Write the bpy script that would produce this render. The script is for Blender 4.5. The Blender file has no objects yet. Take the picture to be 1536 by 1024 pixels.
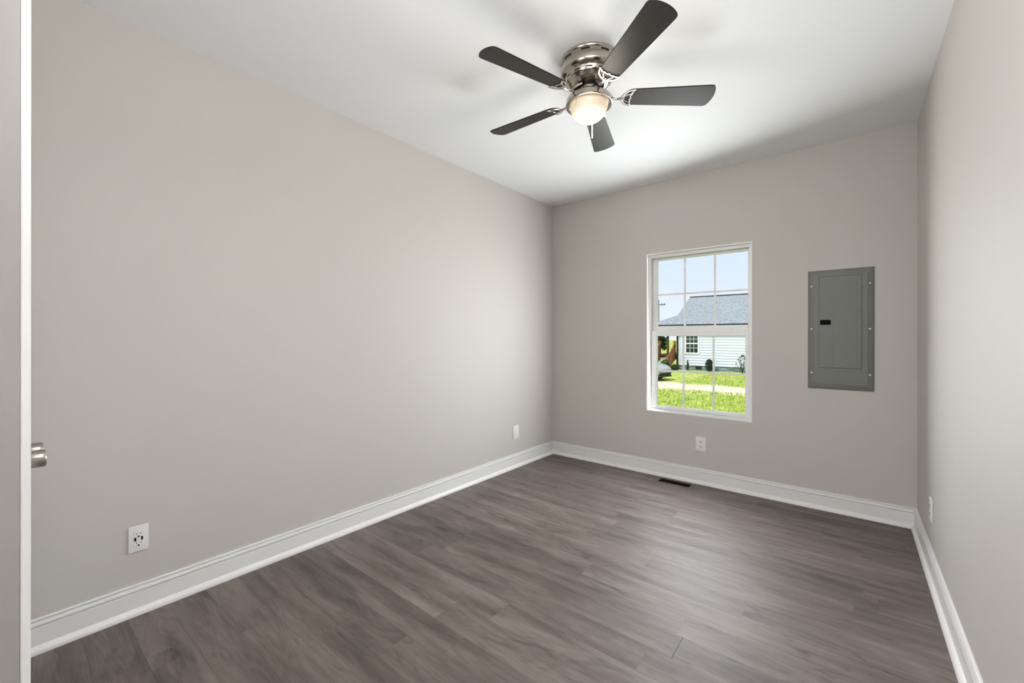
import bpy, bmesh, math, random
from mathutils import Vector, Matrix, Euler, noise
random.seed(7)
PI = math.pi
R = math.radians
scene = bpy.context.scene
COL = scene.collection

# ------------------------------------------------------------------ room measures (metres)
XL, XR, YB, H = -2.3102, 0.3054, 3.4853, 2.44      # left wall, right wall, back wall, ceiling
YF, YN = 0.0289, -1.7                              # closet front wall, rear of the entry nook
XC = -1.2                                          # outer corner of the closet block
GZ = -1.10                                         # ground level outdoors
WX0, WX1, WZ0, WZ1 = -1.355, -0.566, 0.525, 1.850  # window opening

# ------------------------------------------------------------------ camera
cam = bpy.data.cameras.new('camera'); cam_o = bpy.data.objects.new('camera', cam); COL.objects.link(cam_o)
cam.sensor_width = 36.0; cam.lens = 628.64 / 1536 * 36.0
cam.shift_y = -6.7 / 1536
cam.clip_start = 0.02; cam.clip_end = 500
cam_o.matrix_world = Matrix.Translation((0, 0, 1.1482)) @ Matrix.Rotation(0.6813, 4, 'Z') @ Matrix.Rotation(PI / 2, 4, 'X') @ Matrix.Rotation(0.0009, 4, 'Z')
scene.camera = cam_o

# ------------------------------------------------------------------ world, sun, exposure
world = bpy.data.worlds.new('sky'); scene.world = world; world.use_nodes = True
wn, wl = world.node_tree.nodes, world.node_tree.links
wn.clear()
w_out = wn.new('ShaderNodeOutputWorld'); w_bg = wn.new('ShaderNodeBackground')
w_tc = wn.new('ShaderNodeTexCoord'); w_sep = wn.new('ShaderNodeSeparateXYZ'); w_ramp = wn.new('ShaderNodeValToRGB')
w_ramp.color_ramp.elements[0].position = 0.0; w_ramp.color_ramp.elements[0].color = (0.88, 0.93, 1.0, 1)
w_ramp.color_ramp.elements[1].position = 0.22; w_ramp.color_ramp.elements[1].color = (0.70, 0.83, 1.0, 1)
e = w_ramp.color_ramp.elements.new(0.6); e.color = (1.0, 1.05, 1.15, 1)
wl.new(w_tc.outputs['Generated'], w_sep.inputs[0]); wl.new(w_sep.outputs['Z'], w_ramp.inputs[0])
wl.new(w_ramp.outputs[0], w_bg.inputs[0]); w_bg.inputs[1].default_value = 0.95
wl.new(w_bg.outputs[0], w_out.inputs[0])

def add_light(name, kind, loc, energy, color=(1, 1, 1), target=None, **kw):
    l = bpy.data.lights.new(name, kind); o = bpy.data.objects.new(name, l); COL.objects.link(o)
    o.location = loc; l.energy = energy; l.color = color
    for k, v in kw.items(): setattr(l, k, v)
    if target is not None:
        o.rotation_euler = (Vector(target) - Vector(loc)).to_track_quat('-Z', 'Y').to_euler()
    return o

# sun high over the window side of the house, and the daylight that falls in through the window
sun = add_light('sun', 'SUN', (0, -20, 30), 3.2, (1.0, 0.97, 0.93), target=(7, 0, 0), angle=R(3))
add_light('window_daylight', 'AREA', ((WX0 + WX1) / 2, YB - 0.045, 1.19), 35, (0.93, 0.965, 1.0), target=(-1.3, 1.5, 1.15),
          shape='RECTANGLE', size=0.74, size_y=1.28, spread=R(168))
add_light('ceiling_fill', 'AREA', (-0.1, 0.3, 2.0), 38, (0.97, 0.985, 1), target=(-0.1, 0.301, 3.0), shape='DISK', size=0.5)  # added unseen uplight, fills the room by way of the ceiling
add_light('nook_fill', 'AREA', (-0.85, YN + 0.02, 1.2), 26, (0.97, 0.98, 1), target=(-0.75, 3, 1.1), shape='RECTANGLE', size=0.6, size_y=1.6)  # added fill lamp at the rear wall, which has no window
add_light('fan_bulb', 'POINT', (-0.956, 1.748, 2.06), 4.2, (1.0, 0.92, 0.80), shadow_soft_size=0.08)

vs = scene.view_settings
vs.view_transform = 'Standard'; vs.look = 'None'; vs.gamma = 1.0; vs.use_curve_mapping = False
vs.exposure = 0.10

# ------------------------------------------------------------------ materials
def srgb(r, g, b):
    f = lambda c: (c / 255 / 12.92) if c / 255 <= 0.04045 else ((c / 255 + 0.055) / 1.055) ** 2.4
    return (f(r), f(g), f(b), 1)

def mat(name, color, rough=0.5, metal=0.0, bump=None, var=None, spec=0.5, **kw):
    m = bpy.data.materials.new(name); m.use_nodes = True
    nt = m.node_tree; b = nt.nodes['Principled BSDF']
    b.inputs['Base Color'].default_value = color
    b.inputs['Roughness'].default_value = rough
    b.inputs['Metallic'].default_value = metal
    b.inputs['Specular IOR Level'].default_value = spec
    for k, v in kw.items(): b.inputs[k].default_value = v
    if bump or var:
        tc = nt.nodes.new('ShaderNodeTexCoord')
    if var:                                    # (scale, amount): a faint unevenness of the surface colour
        n = nt.nodes.new('ShaderNodeTexNoise'); n.inputs['Scale'].default_value = var[0]; n.inputs['Detail'].default_value = 4
        nt.links.new(tc.outputs['Object'], n.inputs['Vector'])
        mr = nt.nodes.new('ShaderNodeMapRange'); mr.inputs[1].default_value = 0.3; mr.inputs[2].default_value = 0.7
        mr.inputs[3].default_value = 1 - var[1]; mr.inputs[4].default_value = 1 + var[1]
        nt.links.new(n.outputs['Fac'], mr.inputs[0])
        mx = nt.nodes.new('ShaderNodeVectorMath'); mx.operation = 'SCALE'; mx.inputs[0].default_value = color[:3]
        nt.links.new(mr.outputs[0], mx.inputs['Scale']); nt.links.new(mx.outputs[0], b.inputs['Base Color'])
    if bump:                                   # (scale, strength)
        n2 = nt.nodes.new('ShaderNodeTexNoise'); n2.inputs['Scale'].default_value = bump[0]; n2.inputs['Detail'].default_value = 3
        nt.links.new(tc.outputs['Object'], n2.inputs['Vector'])
        bp = nt.nodes.new('ShaderNodeBump'); bp.inputs['Strength'].default_value = bump[1]; bp.inputs['Distance'].default_value = 0.002
        nt.links.new(n2.outputs['Fac'], bp.inputs['Height']); nt.links.new(bp.outputs[0], b.inputs['Normal'])
    return m

M = {}
M['wall'] = mat('greige_wall_paint', (0.56, 0.532, 0.498, 1), 0.6, bump=(220, 0.08), var=(1.3, 0.012), spec=0.3)
M['ceiling'] = mat('ceiling_paint', (0.83, 0.84, 0.84, 1), 0.9, bump=(150, 0.1), spec=0.2)
M['side_shade'] = mat('painted_side_shade', (0.34, 0.32, 0.30, 1), 0.5, bump=(60, 0.08), var=(3, 0.03), spec=0.3)  # wall colour darkened to paint in the shade on the closet side
M['trim'] = mat('white_trim_paint', (0.80, 0.795, 0.78, 1), 0.35, bump=(30, 0.03))
M['door'] = mat('white_door_paint', (0.76, 0.755, 0.74, 1), 0.4, bump=(40, 0.05))
M['vinyl'] = mat('white_window_vinyl', (0.86, 0.86, 0.85, 1), 0.35, bump=(40, 0.02))
M['plate'] = mat('white_plastic_plate', (0.80, 0.79, 0.77, 1), 0.3, bump=(60, 0.02))
M['slot'] = mat('dark_slot', (0.006, 0.006, 0.006, 1), 0.8, var=(30, 0.1), spec=0.1)
M['slot_grey'] = mat('grey_slot', (0.07, 0.066, 0.063, 1), 0.7, var=(30, 0.1))
M['nickel'] = mat('brushed_nickel', (0.44, 0.395, 0.34, 1), 0.20, 1.0, bump=(90, 0.04), var=(14, 0.05))
M['bright_nickel'] = mat('bright_nickel_iron', (0.47, 0.445, 0.41, 1), 0.28, 1.0, bump=(90, 0.04))
M['satin'] = mat('satin_nickel_knob', (0.42, 0.39, 0.355, 1), 0.36, 1.0, bump=(120, 0.05))
M['dark_metal'] = mat('dark_motor_metal', (0.03, 0.028, 0.026, 1), 0.4, 0.8, var=(20, 0.1))
M['panel'] = mat('grey_panel_enamel', srgb(112, 114, 108), 0.42, bump=(160, 0.06), var=(5, 0.02))
M['panel_dark'] = mat('panel_gap', srgb(62, 63, 60), 0.6, var=(20, 0.05))
M['steel'] = mat('zinc_screw', (0.75, 0.74, 0.72, 1), 0.3, 1.0, var=(60, 0.05))
M['register'] = mat('bronze_register', srgb(104, 94, 80), 0.45, 0.2, var=(40, 0.06))
M['register_dark'] = mat('register_well', srgb(16, 13, 11), 0.8, var=(40, 0.1), spec=0.1)

def blade_mat():
    m = mat('dark_walnut_blade', srgb(38, 35, 31), 0.40, spec=0.22)
    nt = m.node_tree; b = nt.nodes['Principled BSDF']
    tc = nt.nodes.new('ShaderNodeTexCoord'); mp = nt.nodes.new('ShaderNodeMapping'); mp.inputs['Scale'].default_value = (3, 60, 60)
    n = nt.nodes.new('ShaderNodeTexNoise'); n.inputs['Scale'].default_value = 3; n.inputs['Detail'].default_value = 5
    r = nt.nodes.new('ShaderNodeValToRGB')
    r.color_ramp.elements[0].position = 0.3; r.color_ramp.elements[0].color = srgb(32, 29, 26)
    r.color_ramp.elements[1].position = 0.75; r.color_ramp.elements[1].color = srgb(46, 42, 37)
    nt.links.new(tc.outputs['Object'], mp.inputs[0]); nt.links.new(mp.outputs[0], n.inputs['Vector'])
    nt.links.new(n.outputs['Fac'], r.inputs[0]); nt.links.new(r.outputs[0], b.inputs['Base Color'])
    return m
M['blade'] = blade_mat()

def bowl_mat():
    # lit frosted glass: hottest around the bulb, creamier towards the rim
    m = bpy.data.materials.new('lit_frosted_glass'); m.use_nodes = True
    nt = m.node_tree; b = nt.nodes['Principled BSDF']
    b.inputs['Base Color'].default_value = (0.50, 0.46, 0.38, 1); b.inputs['Roughness'].default_value = 0.35
    tc = nt.nodes.new('ShaderNodeTexCoord'); vm = nt.nodes.new('ShaderNodeVectorMath'); vm.operation = 'DISTANCE'
    vm.inputs[1].default_value = (0, 0, -0.30)
    nt.links.new(tc.outputs['Object'], vm.inputs[0])
    r = nt.nodes.new('ShaderNodeValToRGB')
    r.color_ramp.elements[0].position = 0.02; r.color_ramp.elements[0].color = (1.0, 0.93, 0.80, 1)
    r.color_ramp.elements[1].position = 0.097; r.color_ramp.elements[1].color = (0.36, 0.28, 0.185, 1)
    nt.links.new(vm.outputs['Value'], r.inputs[0]); nt.links.new(r.outputs[0], b.inputs['Emission Color'])
    b.inputs['Emission Strength'].default_value = 1.0
    return m
M['bowl'] = bowl_mat()

def glass_mat():
    m = bpy.data.materials.new('window_glass'); m.use_nodes = True
    nt = m.node_tree; nt.nodes.clear()
    o = nt.nodes.new('ShaderNodeOutputMaterial'); t = nt.nodes.new('ShaderNodeBsdfTransparent'); g = nt.nodes.new('ShaderNodeBsdfGlossy')
    g.inputs['Roughness'].default_value = 0.02; t.inputs[0].default_value = (0.985, 0.995, 0.99, 1)
    x = nt.nodes.new('ShaderNodeMixShader'); x.inputs[0].default_value = 0.001
    nt.links.new(t.outputs[0], x.inputs[1]); nt.links.new(g.outputs[0], x.inputs[2]); nt.links.new(x.outputs[0], o.inputs[0])
    return m
M['glass'] = glass_mat()

def floor_mat():
    m = bpy.data.materials.new('vinyl_plank_floor'); m.use_nodes = True
    nt = m.node_tree; N = nt.nodes; L = nt.links; b = N['Principled BSDF']
    uv = N.new('ShaderNodeUVMap'); uv.uv_map = 'plank'
    rnd = N.new('ShaderNodeVertexColor'); rnd.layer_name = 'plank_rnd'
    sr = N.new('ShaderNodeSeparateColor'); L.new(rnd.outputs[0], sr.inputs[0])
    off = N.new('ShaderNodeCombineXYZ')
    for k in range(3):
        mu = N.new('ShaderNodeMath'); mu.operation = 'MULTIPLY'; mu.inputs[1].default_value = (37.0, 19.0, 53.0)[k]
        L.new(sr.outputs[k if k < 2 else 0], mu.inputs[0]); L.new(mu.outputs[0], off.inputs[k])
    add = N.new('ShaderNodeVectorMath'); add.operation = 'ADD'; L.new(uv.outputs[0], add.inputs[0]); L.new(off.outputs[0], add.inputs[1])
    def nz(scale, sx, sy, detail, rough=0.5, dist=0.0):
        mp = N.new('ShaderNodeMapping'); mp.inputs['Scale'].default_value = (sx, sy, 1); L.new(add.outputs[0], mp.inputs[0])
        n = N.new('ShaderNodeTexNoise'); n.inputs['Scale'].default_value = scale; n.inputs['Detail'].default_value = detail
        n.inputs['Roughness'].default_value = rough; n.inputs['Distortion'].default_value = dist
        L.new(mp.outputs[0], n.inputs['Vector']); return n.outputs['Fac']
    def mrange(v, a, c, lo, hi):
        r = N.new('ShaderNodeMapRange'); r.inputs[1].default_value = a; r.inputs[2].default_value = c
        r.inputs[3].default_value = lo; r.inputs[4].default_value = hi; L.new(v, r.inputs[0]); return r.outputs[0]
    def mul(a, c):
        x = N.new('ShaderNodeMath'); x.operation = 'MULTIPLY'; L.new(a, x.inputs[0]); L.new(c, x.inputs[1]); return x.outputs[0]
    cloud = mrange(nz(1.0, 2.0, 13, 4, 0.55, 0.3), 0.25, 0.75, 0.0, 1.0)      # broad streaks along a plank
    # cathedral grain: contour lines of a long stretched noise
    cn = N.new('ShaderNodeMath'); cn.operation = 'MULTIPLY'; cn.inputs[1].default_value = 95.0; L.new(nz(1.0, 1.5, 8.5, 1.5, 0.45, 0.2), cn.inputs[0])
    cs = N.new('ShaderNodeMath'); cs.operation = 'SINE'; L.new(cn.outputs[0], cs.inputs[0])
    ring = mrange(cs.outputs[0], -1.0, 1.0, 0.93, 1.04)
    fine = mrange(nz(1.0, 9, 230, 3, 0.6), 0.3, 0.7, 0.86, 1.10)              # fine pores
    knot = mrange(nz(1.0, 5, 17, 2, 0.5, 1.2), 0.59, 0.76, 1.0, 0.62)         # dark knots and cracks
    ramp = N.new('ShaderNodeValToRGB')
    ramp.color_ramp.elements[0].color = FLOOR_DARK; ramp.color_ramp.elements[1].color = FLOOR_LIGHT
    L.new(cloud, ramp.inputs[0])
    tone = mrange(sr.outputs[0], 0, 1, 0.86, 1.12)
    tot = mul(mul(ring, fine), mul(knot, tone))
    # seams
    su = N.new('ShaderNodeSeparateXYZ'); L.new(uv.outputs[0], su.inputs[0])
    uv2 = N.new('ShaderNodeUVMap'); uv2.uv_map = 'plank_end'; s2 = N.new('ShaderNodeSeparateXYZ'); L.new(uv2.outputs[0], s2.inputs[0])
    def lt(v, thr, dark):
        r = N.new('ShaderNodeMapRange'); r.inputs[1].default_value = thr * 0.5; r.inputs[2].default_value = thr
        r.inputs[3].default_value = dark; r.inputs[4].default_value = 1.0; L.new(v, r.inputs[0]); return r.outputs[0]
    ysub = N.new('ShaderNodeMath'); ysub.operation = 'SUBTRACT'; ysub.inputs[0].default_value = 0.132; L.new(su.outputs['Y'], ysub.inputs[1])
    ymin = N.new('ShaderNodeMath'); ymin.operation = 'MINIMUM'; L.new(su.outputs['Y'], ymin.inputs[0]); L.new(ysub.outputs[0], ymin.inputs[1])
    seam = mul(lt(ymin.outputs[0], 0.0014, 0.72), lt(s2.outputs['X'], 0.0016, 0.72))
    gapw = N.new('ShaderNodeMath'); gapw.operation = 'LESS_THAN'; L.new(s2.outputs['X'], gapw.inputs[0])
    gm = N.new('ShaderNodeMath'); gm.operation = 'MULTIPLY'; gm.inputs[1].default_value = 0.0035; L.new(sr.outputs[2], gm.inputs[0]); L.new(gm.outputs[0], gapw.inputs[1])
    gi = mrange(gapw.outputs[0], 0, 1, 1.0, 0.12)
    tot = mul(tot, mul(seam, gi))
    vm = N.new('ShaderNodeVectorMath'); vm.operation = 'SCALE'; L.new(ramp.outputs[0], vm.inputs[0]); L.new(tot, vm.inputs['Scale'])
    L.new(vm.outputs[0], b.inputs['Base Color'])
    b.inputs['Roughness'].default_value = 0.5; b.inputs['Specular IOR Level'].default_value = 0.30
    bp = N.new('ShaderNodeBump'); bp.inputs['Strength'].default_value = 0.12; bp.inputs['Distance'].default_value = 0.001
    L.new(tot, bp.inputs['Height']); L.new(bp.outputs[0], b.inputs['Normal'])
    return m
FLOOR_DARK = srgb(82, 73, 68); FLOOR_LIGHT = srgb(130, 119, 113)
M['floor'] = floor_mat()

# ------------------------------------------------------------------ mesh helpers
def finish(name, bm, mats, parent=None, smooth=False, loc=None, recalc=True):
    if recalc: bmesh.ops.recalc_face_normals(bm, faces=bm.faces)
    me = bpy.data.meshes.new(name); bm.to_mesh(me); bm.free()
    if not isinstance(mats, (list, tuple)): mats = [mats]
    for m in mats: me.materials.append(m)
    if smooth:
        for p in me.polygons: p.use_smooth = True
        me.set_sharp_from_angle(angle=R(38))
    o = bpy.data.objects.new(name, me); COL.objects.link(o)
    if parent is not None: o.parent = parent
    if loc is not None: o.location = loc
    return o

def box(bm, x0, x1, y0, y1, z0, z1, bevel=0.0, mi=0, seg=2, mtx=None):
    r = bmesh.ops.create_cube(bm, size=1.0)
    vs_ = r['verts']
    for v in vs_: v.co = Vector(((x0 + x1) / 2 + v.co.x * (x1 - x0), (y0 + y1) / 2 + v.co.y * (y1 - y0), (z0 + z1) / 2 + v.co.z * (z1 - z0)))
    fs = list({f for v in vs_ for f in v.link_faces})
    if bevel > 0:
        es = list({e_ for v in vs_ for e_ in v.link_edges})
        br = bmesh.ops.bevel(bm, geom=es, offset=bevel, segments=seg, profile=0.5, affect='EDGES')
        fs = list(set(f for f in fs if f.is_valid) | set(br['faces']))
        vs_ = list({v for f in fs for v in f.verts})
    for f in fs: f.material_index = mi
    if mtx is not None:
        for v in vs_: v.co = mtx @ v.co
    return vs_

def boxes(name, lst, m, parent=None, bevel=0.0, smooth=False):
    bm = bmesh.new()
    for b_ in lst: box(bm, *b_, bevel=bevel)
    return finish(name, bm, m, parent, smooth)

def lathe(bm, prof, seg=48, mi=0, mtx=None):
    rings = []
    for r_, z in prof:
        if r_ < 1e-6: rings.append([bm.verts.new((0, 0, z))])
        else: rings.append([bm.verts.new((r_ * math.cos(2 * PI * i / seg), r_ * math.sin(2 * PI * i / seg), z)) for i in range(seg)])
    for a, b_ in zip(rings, rings[1:]):
        for i in range(seg):
            j = (i + 1) % seg
            if len(a) == 1 and len(b_) == 1: continue
            if len(a) == 1: f = bm.faces.new((a[0], b_[i], b_[j]))
            elif len(b_) == 1: f = bm.faces.new((a[i], b_[0], a[j]))
            else: f = bm.faces.new((a[i], b_[i], b_[j], a[j]))
            f.material_index = mi
    if mtx is not None:
        for rg in rings:
            for v in rg: v.co = mtx @ v.co

def tube(bm, pts, rad, seg=8, mi=0, flat=1.0):
    pts = [Vector(p) for p in pts]; n = len(pts)
    rads = rad if isinstance(rad, (list, tuple)) else [rad] * n
    prev = None; rings = []
    for i, p in enumerate(pts):
        t = (pts[min(i + 1, n - 1)] - pts[max(i - 1, 0)]).normalized()
        ref = Vector((0, 0, 1)) if abs(t.z) < 0.95 else Vector((1, 0, 0))
        a = t.cross(ref).normalized(); b_ = a.cross(t).normalized()
        rings.append([bm.verts.new(p + a * math.cos(2 * PI * k / seg) * rads[i] + b_ * math.sin(2 * PI * k / seg) * rads[i] * flat) for k in range(seg)])
    for a, b_ in zip(rings, rings[1:]):
        for k in range(seg):
            f = bm.faces.new((a[k], a[(k + 1) % seg], b_[(k + 1) % seg], b_[k])); f.material_index = mi
    for rg in (rings[0], rings[-1]):
        f = bm.faces.new(rg); f.material_index = mi

def prism(bm, poly, axis_vec, mi=0):
    a = [bm.verts.new(p) for p in poly]; d = Vector(axis_vec)
    b_ = [bm.verts.new(Vector(p) + d) for p in poly]
    n = len(a)
    fs = [bm.faces.new(a), bm.faces.new(b_)]
    for i in range(n): fs.append(bm.faces.new((a[i], a[(i + 1) % n], b_[(i + 1) % n], b_[i])))
    for f in fs: f.material_index = mi

def empty(name, loc=(0, 0, 0), rz=0.0, parent=None):
    o = bpy.data.objects.new(name, None); COL.objects.link(o); o.location = loc; o.rotation_euler = (0, 0, rz)
    o.empty_display_size = 0.1
    if parent is not None: o.parent = parent
    return o

def tag(o, label=None, cat=None, group=None, kind=None):
    if label: o['label'] = label
    if cat: o['category'] = cat
    if group: o['group'] = group
    if kind: o['kind'] = kind
    return o

def struct(o): o['kind'] = 'structure'; return o

# ------------------------------------------------------------------ room shell
T = 0.15
# floor: one mesh of planks running along x
PW, PL = 0.132, 1.22
seams = {-3: -1.953, 0: -1.590, 1: -1.327, 2: -1.150, 3: -1.325, 4: -1.145, 5: -1.800, 6: -0.5025, 7: -1.747, 10: -0.810, 12: -1.130, 13: 0.040, 9: -0.35, 8: -1.02, -1: -0.62, -2: -1.36}
tones = {(0, -1): 0.62, (5, -1): 0.2}
def build_floor():
    bm = bmesh.new(); uv = bm.loops.layers.uv.new('plank'); uv2 = bm.loops.layers.uv.new('plank_end'); cl = bm.loops.layers.float_color.new('plank_rnd')
    k0 = math.floor((YN - 0.735) / PW) - 1; k1 = math.ceil((YB - 0.735) / PW)
    rg = random.Random(21)
    for k in range(k0, k1 + 1):
        y0 = max(0.735 + k * PW, YN - T); y1 = min(0.735 + (k + 1) * PW, YB + T)
        if y1 <= y0: continue
        s = seams.get(k, rg.uniform(0, PL)); s -= math.ceil((s - (XL - T)) / PL) * PL
        x = s
        while x < XR + T:
            a, b_ = max(x, XL - T), min(x + PL, XR + T)
            if b_ > a:
                vs_ = [bm.verts.new(p) for p in ((a, y0, 0), (b_, y0, 0), (b_, y1, 0), (a, y1, 0))]
                f = bm.faces.new(vs_)
                gap = 1.0 if (k == 6 and abs(x + 0.5025) < 0.01) else 0.0
                col = (rg.random(), rg.random(), gap, 1)
                yo = 0.735 + k * PW
                for lp in f.loops:
                    lp[uv].uv = (lp.vert.co.x - x, lp.vert.co.y - yo); lp[uv2].uv = (lp.vert.co.x - x, 0); lp[cl] = col
            x += PL
    o = finish('floor', bm, M['floor'], recalc=False)
    return struct(o)
build_floor()
struct(boxes('ceiling', [(XL - T, XR + T, YN - T, YB + T, H, H + T)], M['ceiling']))
struct(boxes('wall_left', [(XL - T, XL, YN - T, YB + T, -0.3, H)], M['wall']))
struct(boxes('wall_right', [(XR, XR + T, YN - T, YB + T, -0.3, H)], M['wall']))
struct(boxes('wall_rear', [(XL, XR, YN - T, YN, -0.3, H)], M['wall']))
struct(boxes('wall_back', [(XL, WX0, YB, YB + T, -0.3, H), (WX1, XR, YB, YB + T, -0.3, H),
                           (WX0, WX1, YB, YB + T, -0.3, WZ0), (WX0, WX1, YB, YB + T, WZ1, H)], M['wall']))
# closet block beside the entry: front wall with a pair of doors, and its side that the camera grazes
DX0, DXM, DX1, DH = -2.195, -1.785, -1.375, 2.04
struct(boxes('wall_front', [(XL, DX0, YF - 0.10, YF, 0, H), (DX1, XC, YF - 0.10, YF, 0, H), (DX0, DX1, YF - 0.10, YF, DH, H),
                            (XC - 0.10, XC, YN, YF - 0.10, 0, H)], M['wall']))
struct(boxes('shade_sheet', [(XC, XC + 0.0008, YN, YF - 0.0002, 0, 2.12)], M['side_shade']))  # thin added sheet, its dark colour stands in for shade on this side
struct(boxes('trim_1', [(XC - 0.062, XC + 0.0005, YF, YF + 0.0138, 0, 2.12)], M['trim'], bevel=0.003))
struct(boxes('trim_2', [(DX0 - 0.06, DX0, YF, YF + 0.012, 0, DH + 0.06), (DX1, DX1 + 0.06, YF, YF + 0.012, 0, DH + 0.06), (DX0, DX1, YF, YF + 0.012, DH, DH + 0.06)], M['trim']))

# baseboards: one moulded profile swept along each wall (t = distance from wall, z)
PROF = [(0, 0.1205), (0.006, 0.1205), (0.0085, 0.1185), (0.0085, 0.1140), (0.0025, 0.1130), (0.0025, 0.1105), (0.0105, 0.1090), (0.0135, 0.103),
        (0.0130, 0.0965), (0.0060, 0.0955), (0.0060, 0.0925), (0.0145, 0.0915), (0.0145, 0.0270), (0.0175, 0.0250), (0.0235, 0.0200), (0.0280, 0.0130), (0.0296, 0.0060), (0.0296, 0.0)]
def baseboard(name, fn_a, fn_b):
    bm = bmesh.new()
    a = [bm.verts.new(fn_a(t, z)) for t, z in PROF] + [bm.verts.new(fn_a(0, 0))]
    b_ = [bm.verts.new(fn_b(t, z)) for t, z in PROF] + [bm.verts.new(fn_b(0, 0))]
    n = len(a)
    for i in range(n - 1): bm.faces.new((a[i], a[i + 1], b_[i + 1], b_[i]))
    bm.faces.new(a); bm.faces.new(b_)
    return struct(finish(name, bm, M['trim'], smooth=True))
baseboard('baseboard_left', lambda t, z: (XL + t, YF + 0.012 + t, z), lambda t, z: (XL + t, YB - t, z))
baseboard('baseboard_back', lambda t, z: (XL + t, YB - t, z), lambda t, z: (XR - t, YB - t, z))
baseboard('baseboard_right', lambda t, z: (XR - t, YB - t, z), lambda t, z: (XR - t, YN, z))

# closet doors (closed, seen edge-on past the casing); only their knobs reach into view
def knob(parent, x, z):
    bm = bmesh.new()
    m_ = Matrix.Translation((x, YF, z)) @ Matrix.Rotation(-PI / 2, 4, 'X')
    lathe(bm, [(0, 0.0), (0.031, 0.0), (0.031, 0.006), (0.027, 0.010), (0.012, 0.012), (0.011, 0.024), (0.0215, 0.028), (0.0232, 0.034), (0.0236, 0.052), (0.0225, 0.0575), (0.020, 0.060), (0, 0.0605)], 40, mtx=m_)
    k = finish('knob', bm, M['satin'], parent, smooth=True); k['label'] = 'satin nickel round knob'
    return k
for nm, a, b_, kx, kz in (('door_1', DXM + 0.002, DX1 - 0.003, DXM + 0.060, 0.815), ('door_2', DX0 + 0.003, DXM - 0.002, DXM - 0.060, 0.815)):
    bm = bmesh.new(); box(bm, a, b_, YF - 0.035, YF, 0.012, DH - 0.004, bevel=0.002)
    for z0, z1 in ((0.2, 0.95), (1.08, 1.90)):
        box(bm, a + 0.09, b_ - 0.09, YF, YF + 0.004, z0, z1, bevel=0.003)
    d = struct(finish(nm, bm, M['door']))
    knob(d, kx, kz)

# ------------------------------------------------------------------ window
win = struct(empty('window_1', ((WX0 + WX1) / 2, YB, WZ0)))
IW = Matrix.Translation((-(WX0 + WX1) / 2, -YB, -WZ0))
def wpart(name, bl, m, parent=None, bevel=0.0):
    bm = bmesh.new()
    for b_ in bl: box(bm, *b_, bevel=bevel)
    bmesh.ops.transform(bm, matrix=IW, verts=bm.verts)
    return finish(name, bm, m, parent or win)
def ring(x0, x1, y0, y1, z0, z1, l, r_, b_, t_):
    return [(x0, x0 + l, y0, y1, z0, z1), (x1 - r_, x1, y0, y1, z0, z1), (x0 + l, x1 - r_, y0, y1, z0, z0 + b_), (x0 + l, x1 - r_, y0, y1, z1 - t_, z1)]
wpart('window_liner', ring(WX0, WX1, YB - 0.003, YB + 0.13, WZ0, WZ1, 0.010, 0.010, 0.010, 0.010), M['vinyl'], bevel=0.0015)
wpart('window_frame', ring(WX0 + 0.010, WX1 - 0.010, YB + 0.022, YB + 0.13, WZ0 + 0.010, WZ1 - 0.010, 0.016, 0.013, 0.010, 0.024), M['vinyl'], bevel=0.002)
lo = wpart('lower_sash', ring(-1.327, -0.590, YB + 0.034, YB + 0.062, 0.547, 1.200, 0.049, 0.027, 0.029, 0.043), M['vinyl'], bevel=0.003)
wpart('muntin', [(-1.072, -1.058, YB + 0.046, YB + 0.052, 0.576, 1.157), (-0.845, -0.831, YB + 0.046, YB + 0.052, 0.576, 1.157), (-1.278, -0.617, YB + 0.0455, YB + 0.0515, 0.860, 0.874)], M['vinyl'], lo)
wpart('glass_pane', [(-1.278, -0.617, YB + 0.053, YB + 0.056, 0.576, 1.157)], M['glass'], lo)
up = wpart('upper_sash', ring(-1.327, -0.580, YB + 0.070, YB + 0.098, 1.190, 1.815, 0.040, 0.025, 0.052, 0.017), M['vinyl'], bevel=0.003)
wpart('muntin', [(-1.072, -1.058, YB + 0.081, YB + 0.087, 1.242, 1.799), (-0.844, -0.830, YB + 0.081, YB + 0.087, 1.242, 1.799), (-1.288, -0.605, YB + 0.0805, YB + 0.0865, 1.500, 1.514)], M['vinyl'], up)
wpart('glass_pane', [(-1.288, -0.605, YB + 0.088, YB + 0.091, 1.242, 1.799)], M['glass'], up)
for x in (-1.145, -0.722):
    bm = bmesh.new(); box(bm, x - 0.022, x + 0.022, YB + 0.040, YB + 0.060, 1.2, 1.208, bevel=0.002); box(bm, x - 0.006, x + 0.018, YB + 0.044, YB + 0.056, 1.208, 1.217, bevel=0.003)
    bmesh.ops.transform(bm, matrix=IW, verts=bm.verts); finish('sash_lock', bm, M['vinyl'], lo)

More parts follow.
